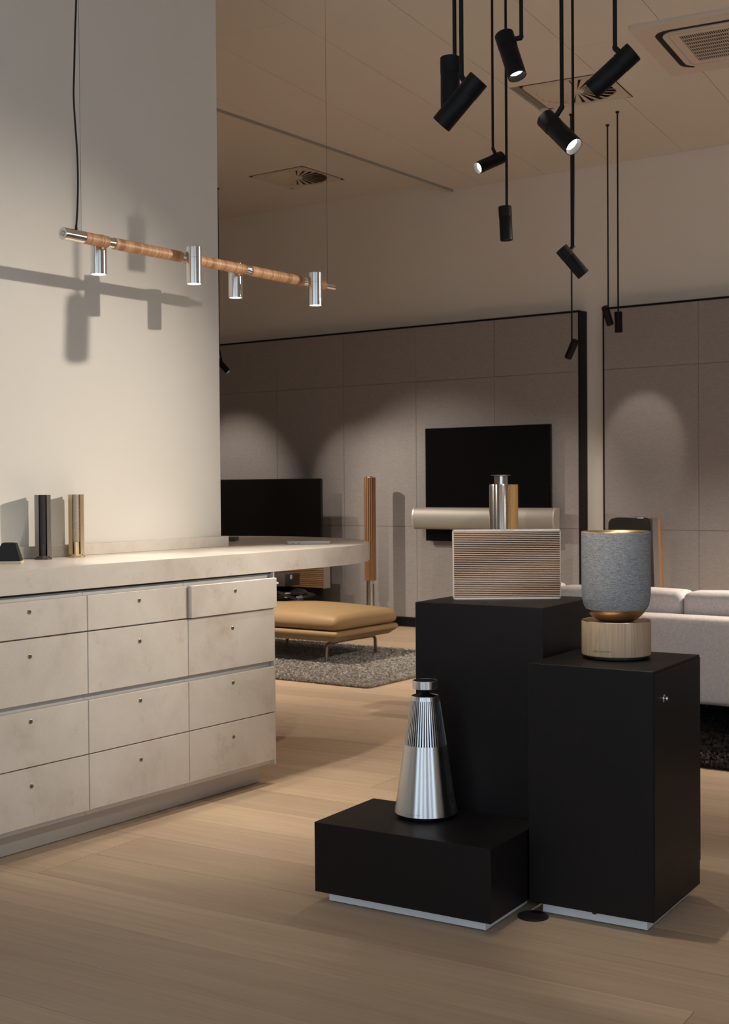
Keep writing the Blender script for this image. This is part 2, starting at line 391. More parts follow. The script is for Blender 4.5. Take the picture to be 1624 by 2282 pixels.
# fabric cladding on the back wall
def cladding(name, x0, x1, first, base):
    R = bpy.data.objects.new(name, None); link(R); tag(R, kind='structure')
    box('backing', (x0+0.012, 9.69, 0.0), (x1-0.012, 9.818, 2.69), M_BLACKM, R, smooth=False)
    box('frame', (x0, 9.676, 2.69), (x1, 9.818, 2.706), M_BLACKM, R, smooth=False)
    box('frame', (x0, 9.676, 0.0), (x0+0.012, 9.818, 2.69), M_BLACKM, R, smooth=False)
    box('frame', (x1-0.012, 9.676, 0.0), (x1, 9.818, 2.69), M_BLACKM, R, smooth=False)
    x = first
    while x < x1-0.02:
        a, b = max(x, x0+0.012)+0.001, min(x+0.808, x1-0.012)-0.001
        if b-a > 0.02:
            for z0, z1 in ((0.085, 0.905), (0.905, 2.203), (2.203, 2.69)):
                box('panel', (a, 9.678, z0+0.001), (b, 9.69, z1-0.001), M_PANEL, R, bev=0.002, seg=1)
        x += 0.808
    return R
cladding('wall_cladding', -10.3, -4.772, -7.195-4*0.808, 0)
cladding('wall_cladding', -4.565, 2.96, -4.565, 0)
tag(box('baseboard_back', (-10.3, 9.660, 0.0005), (-4.772, 9.6755, 0.083), M_BLACKM, bev=0.002), kind='structure')
tag(box('baseboard_back', (-4.565, 9.660, 0.0005), (2.96, 9.6755, 0.083), M_BLACKM, bev=0.002), kind='structure')

# swirl vents
def swirl_vent(c, z, rz, label):
    t = thing('ceiling_vent', label, 'vent', (c.x, c.y, z), rz, 'square swirl vents in the ceiling')
    bm = bmesh.new(); h = 0.292; n = 48; r = 0.265
    def sq(a):
        x, y = math.cos(a), math.sin(a); s = h/max(abs(x), abs(y)); return (x*s, y*s)
    for zz in (-0.003, 0.004):
        inn = [bm.verts.new((r*math.cos(2*PI*(i+.5)/n), r*math.sin(2*PI*(i+.5)/n), zz)) for i in range(n)]
        outp = []
        for i in range(n):
            outp.append(bm.verts.new((*sq(2*PI*(i+.5)/n), zz)))
        for i in range(n): bm.faces.new((inn[i], inn[(i+1) % n], outp[(i+1) % n], outp[i]))
    bm.verts.ensure_lookup_table(); 
    for i in range(n):
        bm.faces.new((bm.verts[i], bm.verts[(i+1) % n], bm.verts[2*n+(i+1) % n], bm.verts[2*n+i]))
    bobj('plate', bm, M_VENT, t, smooth=False)
    bm = bmesh.new()
    for a, b in (((-.3, -.3), (.3, -.292)), ((-.3, .292), (.3, .3)), ((-.3, -.292), (-.292, .292)), ((.292, -.292), (.3, .292))):
        add_box(bm, (a[0], a[1], -0.001), (b[0], b[1], 0.01))
    bobj('shadow_gap', bm, M_DARK, t, smooth=False)
    bm = bmesh.new(); add_box(bm, (-.289, -.289, 0.012), (.289, .289, 0.10)); bobj('duct_box', bm, M_DARK, t, smooth=False)
    lathe('hub', [(0, -0.006), (0.045, -0.004), (0.05, 0.0), (0.05, 0.008), (0, 0.008)], M_VENT, t, seg=32)
    bm = bmesh.new()
    a = math.radians(15)
    vs_ = []
    for rr, wd in ((0.05, 0.0055), (0.262, 0.0265)):
        for s in (-1, 1):
            vs_.append((rr, s*wd*math.cos(a), s*wd*math.sin(a)*0.9))
    lo = [bm.verts.new((x, y, zz-0.0008)) for x, y, zz in vs_]; hi = [bm.verts.new((x, y, zz+0.0008)) for x, y, zz in vs_]
    for q in ((0, 1, 3, 2),):
        bm.faces.new([lo[i] for i in q]); bm.faces.new([hi[i] for i in q[::-1]])
    for i, j in ((0, 1), (1, 3), (3, 2), (2, 0)): bm.faces.new((lo[i], lo[j], hi[j], hi[i]))
    b0 = bobj('blade', bm, M_VENT, t, smooth=False)
    for k in range(1, 24): reuse('blade', b0, t, rot=(0, 0, 2*PI*k/24))
    return t
swirl_vent(VC1, CZL, 0.0, 'square swirl vent in the lower lying ceiling strip above the wooden column speaker'.replace('lower lying ceiling strip', 'plain ceiling strip'))
swirl_vent(VC2, CZ, tv, 'square swirl vent behind the hanging black spotlights')

# cassette air conditioner
def aircon():
    t = thing('air_conditioner', 'cream ceiling cassette air conditioner with black slot and slatted grille', 'air conditioner', (AC.x, AC.y, CZ), tv)
    h = 0.478
    def ring(name, outer, inner, z0, z1, m):
        bm = bmesh.new(); n = len(outer)
        V = [[bm.verts.new((x, y, z)) for x, y in P] for P in (outer, inner) for z in (z0, z1)]
        o0, o1, i0, i1 = V
        for k in range(n):
            j = (k+1) % n
            bm.faces.new((o0[k], o0[j], i0[j], i0[k])); bm.faces.new((o1[k], o1[j], i1[j], i1[k]))
            bm.faces.new((o0[k], o0[j], o1[j], o1[k])); bm.faces.new((i0[k], i0[j], i1[j], i1[k]))
        return bobj(name, bm, m, t, ang=30)
    ring('bezel', rrect(-h, h, -h, h, 0.012), rrect(-.375, .375, -.375, .375, .10), -0.028, -0.0005, M_VENT)
    box('slot_tray', (-.374, -.374, -0.0255), (.374, .374, -0.001), M_DARK, t, smooth=False)
    ring('inner_panel', rrect(-.335, .335, -.335, .335, .08), rrect(-.245, .245, -.245, .245, .006), -0.032, -0.009, M_VENT)
    ring('panel_seam', rrect(-.300, .300, -.300, .300, .03), rrect(-.297, .297, -.297, .297, .03), -0.0328, -0.031, M_TRIM)
    box('flap', (-.30, .337, -0.0305), (.372, .373, -0.0258), M_VENT, t, bev=0.004)
    bm = bmesh.new()
    for k in range(40): 
        x = -.238 + k*0.0122; add_box(bm, (x-0.0022, -.244, -0.0305), (x+0.0022, .244, -0.0285))
    for k in range(1, 8):
        y = -.244 + k*0.061; add_box(bm, (-.244, y-0.004, -0.0325), (.244, y+0.004, -0.0288))
    tag(bobj('grille', bm, M_VENT, t, smooth=False), kind='stuff')
aircon()

# ================================================================== drawer counter
ZT, ZB = 0.995, 0.909
YC = (2.145, 2.667, 3.189, 3.711, 4.240)
rows = ((0.757, 0.884), (0.529, 0.752), (0.311, 0.505), (0.106, 0.307))
lockbm = None
lockz = (0.847, 0.693, 0.468, 0.244)
desc = ('cut off by the picture edge furthest from the round end', 'with the black tape dispenser above it', 'under the gold speaker, between two other cabinets', 'at the round counter end with its top drawer ajar')
lock0 = None
for ci in range(4):
    y0, y1 = YC[ci], YC[ci+1]
    lab = ('limestone drawer cabinet at the hidden end of the counter, first of the row', 'limestone drawer cabinet below the black tape dispenser and the dark speaker', 'limestone drawer cabinet in the middle of the row, between two others', 'limestone drawer cabinet at the round counter end, top drawer ajar')[ci]
    t = thing('drawer_cabinet', lab, 'cabinet', (-3.53, y0, 0), 0, 'limestone drawer cabinets under the counter')
    wd = y1-y0
    box('carcass', (-0.53, 0.001, 0.085), (-0.026, wd-0.001, 0.9085), M_RECESS, t, smooth=False)
    box('kickboard', (-0.50, 0.0, 0.003), (-0.075, wd-(0.0 if ci < 3 else 0.025), 0.0845), M_KICK, t, smooth=False)
    box('shadow_line', (-0.026, 0.004, 0.9015), (-0.012, wd-0.006, 0.908), M_DARK, t, smooth=False)
    if ci == 3: box('end_panel', (-0.53, wd, 0.085), (-0.004, wd+0.007, 0.9085), M_RECESS, t, smooth=False)
    for ri, (z0, z1) in enumerate(rows):
        pull = 0.017 if (ci == 3 and ri == 0) else (0.0 if ri else 0.0)
        d = box('drawer', (-0.022, 0.0018, z0), (0.0, wd-0.0018, z1), M_STONE, t, bev=0.0016, seg=1, loc=(pull, 0, 0), ang=20)
        ly, lz = wd/2-0.003, lockz[ri]
        if lock0 is None:
            bm = bmesh.new()
            add_lathe(bm, [(0.0085, -0.004), (0.0085, 0.0012), (0.0072, 0.0018), (0.0052, 0.0018), (0.0046, 0.0004), (0.0, 0.0004)], 20)
            bmesh.ops.rotate(bm, verts=bm.verts, cent=(0, 0, 0), matrix=Matrix.Rotation(PI/2, 3, 'Y'))
            lock0 = bobj('lock', bm, M_LOCK, d, loc=(0, ly, lz), ang=25)
            kb = box('keyhole', (0.0004, -0.0012, -0.003), (0.0012, 0.0012, 0.003), M_LOCKDARK, d, smooth=False, loc=(0, ly, lz)); key0 = kb
        else:
            reuse('lock', lock0, d, loc=(0, ly, lz)); reuse('keyhole', key0, d, loc=(0, ly, lz))

# worktop with its round end and upstand
ct = thing('countertop', 'thick limestone worktop with a round overhanging end', 'countertop', (0, 0, 0))
ccx, ccy, cr = -4.47, 4.64, 0.94
poly = [(-3.53, 0.0)] + [(ccx+cr*math.cos(a), ccy+cr*math.sin(a)) for a in [PI*i/72 for i in range(73)]] + [(-5.41, 0.0), (-4.8715, 0.0), (-4.8715, 4.5065), (-4.0685, 4.5065), (-4.0685, 0.0)]
bm = bmesh.new(); add_prism(bm, poly, ZB, ZT)
es = [e for e in bm.edges if abs(e.verts[0].co.z-e.verts[1].co.z) < 1e-6]
bmesh.ops.bevel(bm, geom=es, offset=0.003, segments=2, affect='EDGES')
bobj('slab', bm, M_STONETOP, ct, ang=30)
box('upstand', (-4.0695, 0.0, ZT+0.0002), (-4.048, 3.452, ZT+0.048), M_STONE, ct, bev=0.0015, seg=1)
box('upstand', (-4.0695, 3.4535, ZT+0.0002), (-4.048, 4.535, ZT+0.048), M_STONE, ct, bev=0.0015, seg=1)
box('upstand', (-4.87, 4.506, ZT+0.0002), (-4.0697, 4.535, ZT+0.048), M_STONE, ct, bev=0.0015, seg=1)
# cabinets seen from nowhere but carrying the far side of the worktop
t = thing('base_cabinet', 'pale cabinet under the far side of the worktop', 'cabinet', (-5.38, 0.2, 0))
box('carcass', (0.0, 0.0, 0.085), (0.49, 4.0, 0.9085), M_RECESS, t, smooth=False); box('kickboard', (0.06, 0.0, 0.003), (0.49, 3.98, 0.0845), M_KICK, t, smooth=False)

# things on the worktop
def book_speaker(x, y, label, mside, mcloth, mfront, mdisc):
    t = thing('slim_speaker', label, 'speaker', (x, y, ZT), math.atan2(-y, -x)+PI/2-PI/2, 'slim upright speakers on the worktop')
    # local +X looks at the camera side; the body runs back along -X
    lathe('base_disc', [(0, 0.0003), (0.033, 0.0003), (0.0335, 0.002), (0.033, 0.006), (0.027, 0.0075), (0.024, 0.013), (0, 0.013)], mdisc, t, seg=40)
    H = 0.252
    for s in (-1, 1):
        pr = [(0.018, s*0.0155), (0.012, s*0.0295), (-0.02, s*0.0315), (-0.075, s*0.027), (-0.078, s*0.022), (-0.02, s*0.0245), (0.006, s*0.0225)]
        bm = bmesh.new(); add_prism(bm, pr, 0.012, H); bobj('cover', bm, mside, t, ang=35)
    bm = bmesh.new(); add_prism(bm, [(-0.02, -0.024), (0.004, -0.021), (0.004, 0.021), (-0.02, 0.024), (-0.074, 0.021), (-0.074, -0.021)], 0.010, H-0.002); bobj('core', bm, M_BLACKP, t, smooth=False)
    def arc(r, n=14): return [(0.004+r*math.cos(a), r*math.sin(a)*0.98) for a in [-PI/2+PI*i/n for i in range(n+1)]]
    bm = bmesh.new(); add_prism(bm, arc(0.0155), 0.062, H); bobj('speaker_cloth', bm, mcloth, t, ang=50)
    bm = bmesh.new(); add_prism(bm, arc(0.0158), 0.012, 0.0615); bobj('front_plate', bm, mfront, t, ang=50)
book_speaker(-3.965, 3.358, 'slim anthracite upright speaker on the worktop beside the tape dispenser', M_BRONZE, plain('dark knit', (0.03, 0.027, 0.028), 0.8), plain('dark anodised front', (0.06, 0.05, 0.052), 0.35, metal=0.7), plain('dark disc', (0.10, 0.085, 0.075), 0.4, metal=0.8))
book_speaker(-3.972, 3.535, 'slim gold upright speaker with beige cloth on the worktop', M_GOLDP, M_BEIGEF, M_GOLDP, plain('gold disc', (0.55, 0.42, 0.27), 0.35, metal=0.8))

# tape dispenser
t = thing('tape_dispenser', 'black desk tape dispenser with a yellowish roll, at the picture edge', 'tape dispenser', (-3.872, 3.085, ZT), math.radians(40))
box('base', (-0.10, -0.032, 0.0003), (0.075, 0.034, 0.010), M_CREAM, t, bev=0.002)
bm = bmesh.new()
prof = [(-0.10, 0.0105), (0.072, 0.0105), (0.052, 0.078), (0.005, 0.078), (-0.010, 0.045), (-0.045, 0.038), (-0.085, 0.05), (-0.10, 0.05)]
lo = [bm.verts.new((x, -0.030+max(0, z-0.01)*0.10, z)) for x, z in prof]; hi = [bm.verts.new((x, 0.030-max(0, z-0.01)*0.10, z)) for x, z in prof]
bm.faces.new(lo[::-1]); bm.faces.new(hi)
for i in range(len(prof)): bm.faces.new((lo[i], lo[(i+1) % 8], hi[(i+1) % 8], hi[i]))
bmesh.ops.bevel(bm, geom=list(bm.edges), offset=0.0022, segments=2, affect='EDGES')
bobj('body', bm, M_BLACKP, t, ang=50)
box('cutter', (0.045, -0.014, 0.0785), (0.060, 0.014, 0.0815), M_ALUS, t, smooth=False)
bm = bmesh.new(); add_lathe(bm, [(0.036, -0.010), (0.036, 0.010), (0.017, 0.010), (0.017, -0.010)], 40, closed=True)
bmesh.ops.rotate(bm, verts=bm.verts, cent=(0, 0, 0), matrix=Matrix.Rotation(PI/2, 3, 'X')); bobj('tape_roll', bm, M_TAPE, t, loc=(-0.045, 0, 0.0795))

# laptops
def laptop(name, label, loc, rz, w_, d_, m, md):
    t = thing(name, label, 'laptop' if name == 'laptop' else 'tablet', loc, rz)
    bm = bmesh.new(); add_prism(bm, rrect(-w_/2, w_/2, -d_/2, d_/2, 0.012), 0.002, 0.0085); bobj('body', bm, m, t, ang=30)
    bm = bmesh.new(); add_prism(bm, rrect(-w_/2, w_/2, -d_/2, d_/2, 0.012), 0.0092, 0.0145); bobj('lid', bm, m, t, ang=30)
    bm = bmesh.new(); add_prism(bm, rrect(-w_/2+.004, w_/2-.004, -d_/2+.004, d_/2-.004, 0.01), 0.0004, 0.0091); bobj('bottom_shell', bm, md, t, ang=30)
    for k in (0.03, 0.055): box('port', (-w_/2+k, -d_/2-0.0004, 0.0042), (-w_/2+k+0.009, -d_/2+0.002, 0.0066), M_BLACKP, t, smooth=False)
laptop('laptop', 'closed silver laptop on the round counter end', (-3.915, 4.975, ZT), math.radians(37), 0.215, 0.30, M_SILVER, M_BLACKP)
laptop('tablet_computer', 'thin dark tablet lying beside the pier upstand', (-4.535, 5.0, ZT), math.radians(36), 0.19, 0.26, plain('dark grey shell', (0.08, 0.075, 0.07), 0.5), M_BLACKP)

# ================================================================== pendant bar over the counter
PX, PZ = -3.53, 2.172
t = thing('pendant_lamp', 'long wooden pendant bar with four silver cylinder spots above the counter', 'pendant lamp', (PX, 3.09, PZ))
def ybar(name, y0, y1, r, m, seg=28, bev=0.0012):
    bm = bmesh.new(); add_lathe(bm, [(0, 0), (r-bev, 0), (r, bev), (r, y1-y0-bev), (r-bev, y1-y0), (0, y1-y0)], seg)
    o = bobj(name, bm, m, t, ang=35, loc=(0, y0-3.09, 0), rot=(-PI/2, 0, 0)); return o
R = 0.0215
ybar('end_cap', 3.095, 3.190, R+0.0005, M_ALUP)
ybar('end_disc', 3.0915, 3.0948, 0.010, M_ALUS)
M_RODZ = wood('stacked wood disc rod', (0.62, 0.36, 0.19), (0.40, 0.20, 0.09), axis=0, scale=4.0, rough=0.5)
def ringwood():
    m, tt, b = nt('stacked wood discs'); tc = N(tt, 'ShaderNodeTexCoord'); oi = N(tt, 'ShaderNodeObjectInfo')
    sp = N(tt, 'ShaderNodeSeparateXYZ'); L(tt, tc.outputs['Object'], sp.inputs[0])
    ad = N(tt, 'ShaderNodeMath', operation='ADD'); L(tt, sp.outputs['Z'], ad.inputs[0]); L(tt, oi.outputs['Random'], ad.inputs[1])
    n1 = N(tt, 'ShaderNodeTexNoise', Scale=150.0, Detail=2.0); n1.noise_dimensions = '1D'; L(tt, ad.outputs[0], n1.inputs['W'])
    n0 = N(tt, 'ShaderNodeTexNoise', Scale=28.0, Detail=1.0); n0.noise_dimensions = '1D'; L(tt, ad.outputs[0], n0.inputs['W'])
    av = N(tt, 'ShaderNodeMix'); av.inputs[0].default_value = 0.5; L(tt, n1.outputs['Fac'], av.inputs[2]); L(tt, n0.outputs['Fac'], av.inputs[3])
    r = N(tt, 'ShaderNodeValToRGB'); r.color_ramp.elements[0].position = 0.36; r.color_ramp.elements[1].position = 0.62
    r.color_ramp.elements[0].color = (0.36, 0.165, 0.07, 1); r.color_ramp.elements[1].color = (0.66, 0.37, 0.19, 1); L(tt, av.outputs[0], r.inputs[0])
    L(tt, r.outputs[0], b.inputs['Base Color']); b.inputs['Roughness'].default_value = 0.5
    bp = N(tt, 'ShaderNodeBump', Strength=0.5, Distance=0.001); L(tt, n1.outputs['Fac'], bp.inputs['Height']); L(tt, bp.outputs[0], b.inputs['Normal'])
    return m
M_RINGS = ringwood()
for a, b in ((3.1905, 3.306), (3.3345, 3.690), (3.7195, 4.068), (4.0985, 4.452), (4.4815, 4.612)): ybar('wood_rod', a, b, R, M_RINGS, bev=0.003)
for a, b in ((3.3065, 3.334), (3.6905, 3.719), (4.0685, 4.098), (4.4525, 4.481)): ybar('metal_ring', a, b, R-0.0025, M_ALUP)
ybar('end_cap', 4.6125, 4.685, 0.0115, M_ALUP)
HB = 0.030
for k, (hy, sx) in enumerate(((3.318, -1), (3.702, 1), (4.080, -1), (4.468, 1))):
    hx = sx*0.060; y = hy-3.09
    zt, zb = (0.032, -0.110)
    h = lathe('spot_head', [(0, zt), (HB-0.001, zt), (HB, zt-0.001), (HB, zt-0.040), (HB-0.0012, zt-0.0408), (HB-0.0012, zt-0.0422), (HB, zt-0.043), (HB, zb), (HB-0.003, zb), (HB-0.003, zb+0.012), (0, zb+0.012)], M_ALUP, t, seg=48, loc=(hx, y, 0), ang=30)
    lathe('lens', [(0, 0), (HB-0.0035, 0), (HB-0.0035, 0.006), (0, 0.006)], M_LENSD, h, seg=40, loc=(0, 0, zb+0.002))
    tube('arm', [(-hx+sx*0.012, 0.0, 0.0), (-sx*0.02, 0.0, 0.0)], 0.0065, M_ALUP, h, seg=14)
    li = bpy.data.lights.new('spot_head_light', 'SPOT'); li.energy = 40 if k % 2 else 18; li.spot_size = math.radians(58 if k % 2 else 66); li.spot_blend = 0.55; li.color = NEUT; li.shadow_soft_size = 0.022
    lo = bpy.data.objects.new('spot_head_light', li); link(lo, h); lo.location = (0, 0, zb-0.004)
bm = bmesh.new(); add_lathe(bm, [(0, 0), (0.0055, 0), (0.0032, 0.018), (0, 0.018)], 14); bobj('cable_gland', bm, M_BLACKP, t, loc=(0, 0.068, R))
cp = [(0.0, 0.068, R+0.01), (0, 0.075, 0.10), (0, 0.079, 0.20), (0.003, 0.074, 0.30), (0.004, 0.064, 0.42), (0.002, 0.062, 0.50), (-0.002, 0.070, 0.60), (0, 0.074, 0.72), (0.002, 0.080, 0.86), (0.0, 0.086, 1.1), (-0.003, 0.080, 1.4), (0, 0.083, CZ-PZ-0.001)]
def cr_spline(P, n=6):
    out = []; P = [Vector(p) for p in P]
    for i in range(len(P)-1):
        p0, p1, p2, p3 = P[max(i-1, 0)], P[i], P[i+1], P[min(i+2, len(P)-1)]
        for k in range(n):
            s = k/n; out.append(0.5*((2*p1)+(p2-p0)*s+(2*p0-5*p1+4*p2-p3)*s*s+(3*p1-p0-3*p2+p3)*s**3))
    out.append(P[-1]); return out
tube('cable', cr_spline(cp), 0.0034, M_BLACKP, t, seg=8)
tube('wire', [(0, 0.092, R*0.9), (0, 0.092, CZ-PZ-0.001)], 0.0006, M_BLACKM, t, seg=5)
tube('wire', [(0, 1.545, 0.0), (0, 1.545, CZ-PZ-0.001)], 0.0006, M_BLACKM, t, seg=5)

# ================================================================== hanging spotlights
HL, HR = 0.145, 0.028
def spotlight(c, u, rod, label, lit, energy, size=40, blend=0.6, ceil=CZ, col=WARM, aim=None):
    rod = Vector(rod); c = Vector(c); u = Vector(u).normalized()
    t = thing('hanging_spotlight', label, 'spotlight', (rod.x, rod.y, ceil), 0, 'black spotlights hanging on rods')
    O = Vector((rod.x, rod.y, ceil)); c = c-O; re = rod-O
    tube('rod', [(0, 0, -0.004), (0, 0, re.z)], 0.0058, M_BLACKM, t, seg=10)
    lathe('canopy', [(0, -0.012), (0.011, -0.012), (0.013, -0.010), (0.013, -0.0005), (0, -0.0005)], M_BLACKM, t, seg=20)
    q = Vector((0, 0, -1)).rotation_difference(u)
    # head is built pointing down (-Z), centre at origin
    h2 = HL/2
    hd = lathe('head', [(0, h2), (HR-0.0015, h2), (HR, h2-0.0015), (HR, h2-0.045), (HR-0.0012, h2-0.046), (HR-0.0012, h2-0.048), (HR-0.0008, h2-0.049), (HR-0.0008, -h2), (HR-0.0025, -h2), (HR-0.004, -h2+0.022), (0, -h2+0.022)], M_BLACKM, t, seg=40, ang=30)
    hd.location = c; hd.rotation_mode = 'QUATERNION'; hd.rotation_quaternion = q
    ln = lathe('lens', [(0, -h2+0.0215), (HR-0.0065, -h2+0.0215), (HR-0.0065, -h2+0.017), (HR*0.5, -h2+0.015), (0, -h2+0.0145)], lit, hd, seg=32)
    # knuckle from the rod end to the rear of the head
    tgt = c - u*(h2-0.028); d = (re-tgt); 
    perp = d - u*d.dot(u)
    if perp.length > 0.006:
        end = tgt + perp.normalized()*(HR-0.004)
        if (end-re).length > 0.004: tube('knuckle', [re+Vector((0, 0, 0.004)), re, end], 0.0075, M_BLACKM, t, seg=12)
    if energy > 0:
        li = bpy.data.lights.new('spotlight_beam', 'SPOT'); li.energy = energy; li.spot_size = math.radians(size); li.spot_blend = blend; li.color = col; li.shadow_soft_size = 0.02
        lo = bpy.data.objects.new('spotlight_beam', li); link(lo, t); lo.location = c + u*(h2+0.002)
        lo.rotation_mode = 'QUATERNION'; lo.rotation_quaternion = Vector((0, 0, -1)).rotation_difference(u if aim is None else (Vector(aim)-(O+lo.location)).normalized())
    return t
S = spotlight
S((-1.945, 3.135, 2.411), (0.005, -0.011, -1), (-1.935, 3.144, 2.484), 'upright black spotlight, half hidden behind a tilted one', M_LENSD, 8, 50, 0.8)
S((-1.727, 2.83, 2.247), (-0.70, -0.13, -0.70), (-1.724, 2.834, 2.31), 'large tilted black spotlight overlapping the upright one behind it', M_LENSD, 2, 40)
S((-1.849, 3.313, 2.517), (0.352, -0.089, -0.932), (-1.824, 3.332, 2.568), 'topmost black spotlight of the hanging cluster, nearly upright with dim lens', M_LENSD, 46, 40, 0.5, aim=(-1.2, 3.62, 0.0))
S((-2.913, 5.024, 2.708), (-0.39, -0.812, -0.433), (-2.902, 5.034, 2.771), 'small black spotlight lying low with a glowing lens, above a slim upright one', M_LENS, 2, 30)
S((-2.744, 4.866, 2.392), (0.043, 0.016, -0.999), (-2.741, 4.87, 2.461), 'slim upright black spotlight at the end of a long rod before the cream wall', M_LENSD, 40, 100, 0.7)
S((-1.693, 3.313, 2.269), (0.696, -0.133, -0.706), (-1.688, 3.319, 2.34), 'tilted black spotlight with the brightest lens, in front of the swirl vent', M_LENS, 25, 60)
S((-1.471, 3.186, 2.366), (-0.76, -0.18, -0.62), (-1.466, 3.191, 2.427), 'large tilted black spotlight beside the ceiling air conditioner', M_LENSD, 2, 40)
S((-2.441, 4.888, 2.199), (0.528, 0.361, -0.768), (-2.437, 4.892, 2.263), 'small tilted black spotlight above the corner of the television wall panel', M_LENSD, 30, 70, 0.7)
S((-4.173, 8.339, 2.235), (-0.57, 0.36, -0.74), (-4.172, 8.341, 2.302), 'tiny black spotlight hanging in front of the dark side of the wall panel', M_LENSD, 36, 70, 0.9, aim=(-5.4, 9.68, 0.6))
S((-4.084, 8.745, 2.507), (0.0, 0.60, -0.80), (-4.081, 8.749, 2.568), 'tiny tilted black spotlight touching an upright one by the second wall panel', M_LENSD, 15, 38, 0.55, aim=(-4.22, 9.68, 1.60))
S((-3.879, 8.483, 2.417), (0.02, 0.0, -1), (-3.881, 8.483, 2.487), 'tiny upright black spotlight hanging beside a tilted one at the second wall panel', M_LENSD, 42, 110, 0.8)
S((-7.871, 8.764, 2.369), (0.60, 0.30, -0.74), (-7.9, 8.747, 2.524), 'tiny black spotlight peeking out behind the pier edge', M_LENS, 40, 70, ceil=CZL)
# lamps of the same kind beyond the picture edge or behind the pier, two of them added as fill
S((-0.60, 6.30, 2.51), (-0.75, -0.61, -0.24), (-0.62, 6.29, 2.58), 'black spotlight above the grey sofa aimed at the pier', M_LENSD, 540, 39, 1.0, aim=(-4.07, 2.98, 1.26))
S((-7.6, 7.4, 2.55), (0.4, 0.75, -0.5), (-7.6, 7.38, 2.62), 'black spotlight hidden by the pier, aimed at the television wall', M_LENSD, 190, 52, 0.8, ceil=CZL, aim=(-6.0, 9.68, 0.75))
S((-8.6, 7.9, 2.55), (0.0, 0.8, -0.6), (-8.6, 7.88, 2.62), 'black spotlight hidden by the pier, aimed behind the low television', M_LENSD, 90, 48, 0.8, ceil=CZL, aim=(-8.5, 9.68, 1.15))
S((-6.15, 6.3, 2.7), (0.1, 0.2, -1), (-6.15, 6.28, 2.77), 'added black fill spotlight hidden by the pier, aimed down at the ottoman', M_LENSD, 340, 116, 1.0, ceil=CZL, aim=(-6.0, 7.0, 0.0))  # added fill lamp, its bounce brightens the lounge and ceiling
S((-1.3, 7.4, 2.6), (0, 0, -1), (-1.3, 7.38, 2.67), 'added black fill spotlight, out of view over the far end of the grey sofa', M_LENSD, 800, 112, 1.0, aim=(-2.0, 7.8, 0.0))  # added unseen lamp, lights the sofa and bounces up to the ceiling
S((-0.9, 1.1, 2.60), (-0.4, 0.75, -0.6), (-0.9, 1.08, 2.67), 'black spotlight above the viewer aimed at the display plinths', M_LENSD, 110, 17, 0.9, aim=(-2.02, 3.7, 1.03))
S((-2.6, 2.6, 2.9), (0, 0, -1), (-2.6, 2.6, 2.97), 'upright black spotlight over the open floor beside the counter', M_LENSD, 16, 46, 1.0, aim=(-2.9, 3.85, 0.0))

# ================================================================== display plinths
PT = 0.068
def plinth(label, fr, w_, d_, zt, zb, inset, name='display_plinth'):
    t = thing(name, label, 'plinth', (fr[0], fr[1], 0), PT, 'black display plinths')
    box('body', (-w_, 0, zb), (0, d_, zt), M_BLACK, t, bev=0.0015, seg=1, ang=20)
    box('white_base', (-w_+inset, inset, 0.003), (-inset, d_-inset, zb-0.0005), M_WHITE, t, smooth=False)
    return t
pl = plinth('low black plinth under the conical silver speaker', (-1.826, 3.130), 0.597, 0.346, 0.247, 0.034, 0.032)
pr_ = plinth('black plinth with a side lock under the grey fabric speaker', (-1.450, 3.391), 0.383, 0.421, 0.745, 0.036, 0.031)
ptl = plinth('tallest black plinth, under the slatted wooden speaker', (-1.846, 3.487), 0.445, 0.42, 0.897, 0.036, 0.031)
# details of the locked plinth
box('side_door', (0.0003, 0.003, 0.112), (0.0028, 0.418, 0.738), M_BLACK, pr_, smooth=False)
bm = bmesh.new(); add_lathe(bm, [(0.0115, 0), (0.0115, 0.0016), (0.009, 0.0026), (0.0065, 0.0026), (0.006, 0.010), (0.0045, 0.012), (0, 0.012)], 24)
bmesh.ops.rotate(bm, verts=bm.verts, cent=(0, 0, 0), matrix=Matrix.Rotation(PI/2, 3, 'Y'))
tag(bobj('lock', bm, plain('chrome lock', (0.8, 0.8, 0.82), 0.15, metal=1.0), pr_, loc=(0.003, 0.078, 0.66), ang=25), 'small chrome lock')
bm = bmesh.new(); add_lathe(bm, [(0, -0.002), (0.009, -0.002), (0.009, 0.0), (0, 0.0)], 20)
bmesh.ops.rotate(bm, verts=bm.verts, cent=(0, 0, 0), matrix=Matrix.Rotation(PI/2, 3, 'X')); bobj('cable_notch', bm, M_DARK, pr_, loc=(-0.190, 0.0303, 0.030), smooth=False)
bm = bmesh.new(); add_lathe(bm, [(0, 0.0002), (0.0075, 0.0002), (0.007, 0.0008), (0, 0.0008)], 16); bobj('grommet', bm, M_BLACKP, ptl, loc=(-0.24, 0.09, 0.897))
# floor disc
t = thing('floor_outlet', 'flat black round floor outlet between the two lower plinths', 'floor outlet', (-1.809, 3.347, 0))
lathe('cover', [(0, 0.0005), (0.046, 0.0005), (0.046, 0.004), (0.043, 0.0055), (0.038, 0.0055), (0.037, 0.0045), (0, 0.0045)], M_BLACKP, t, seg=48)

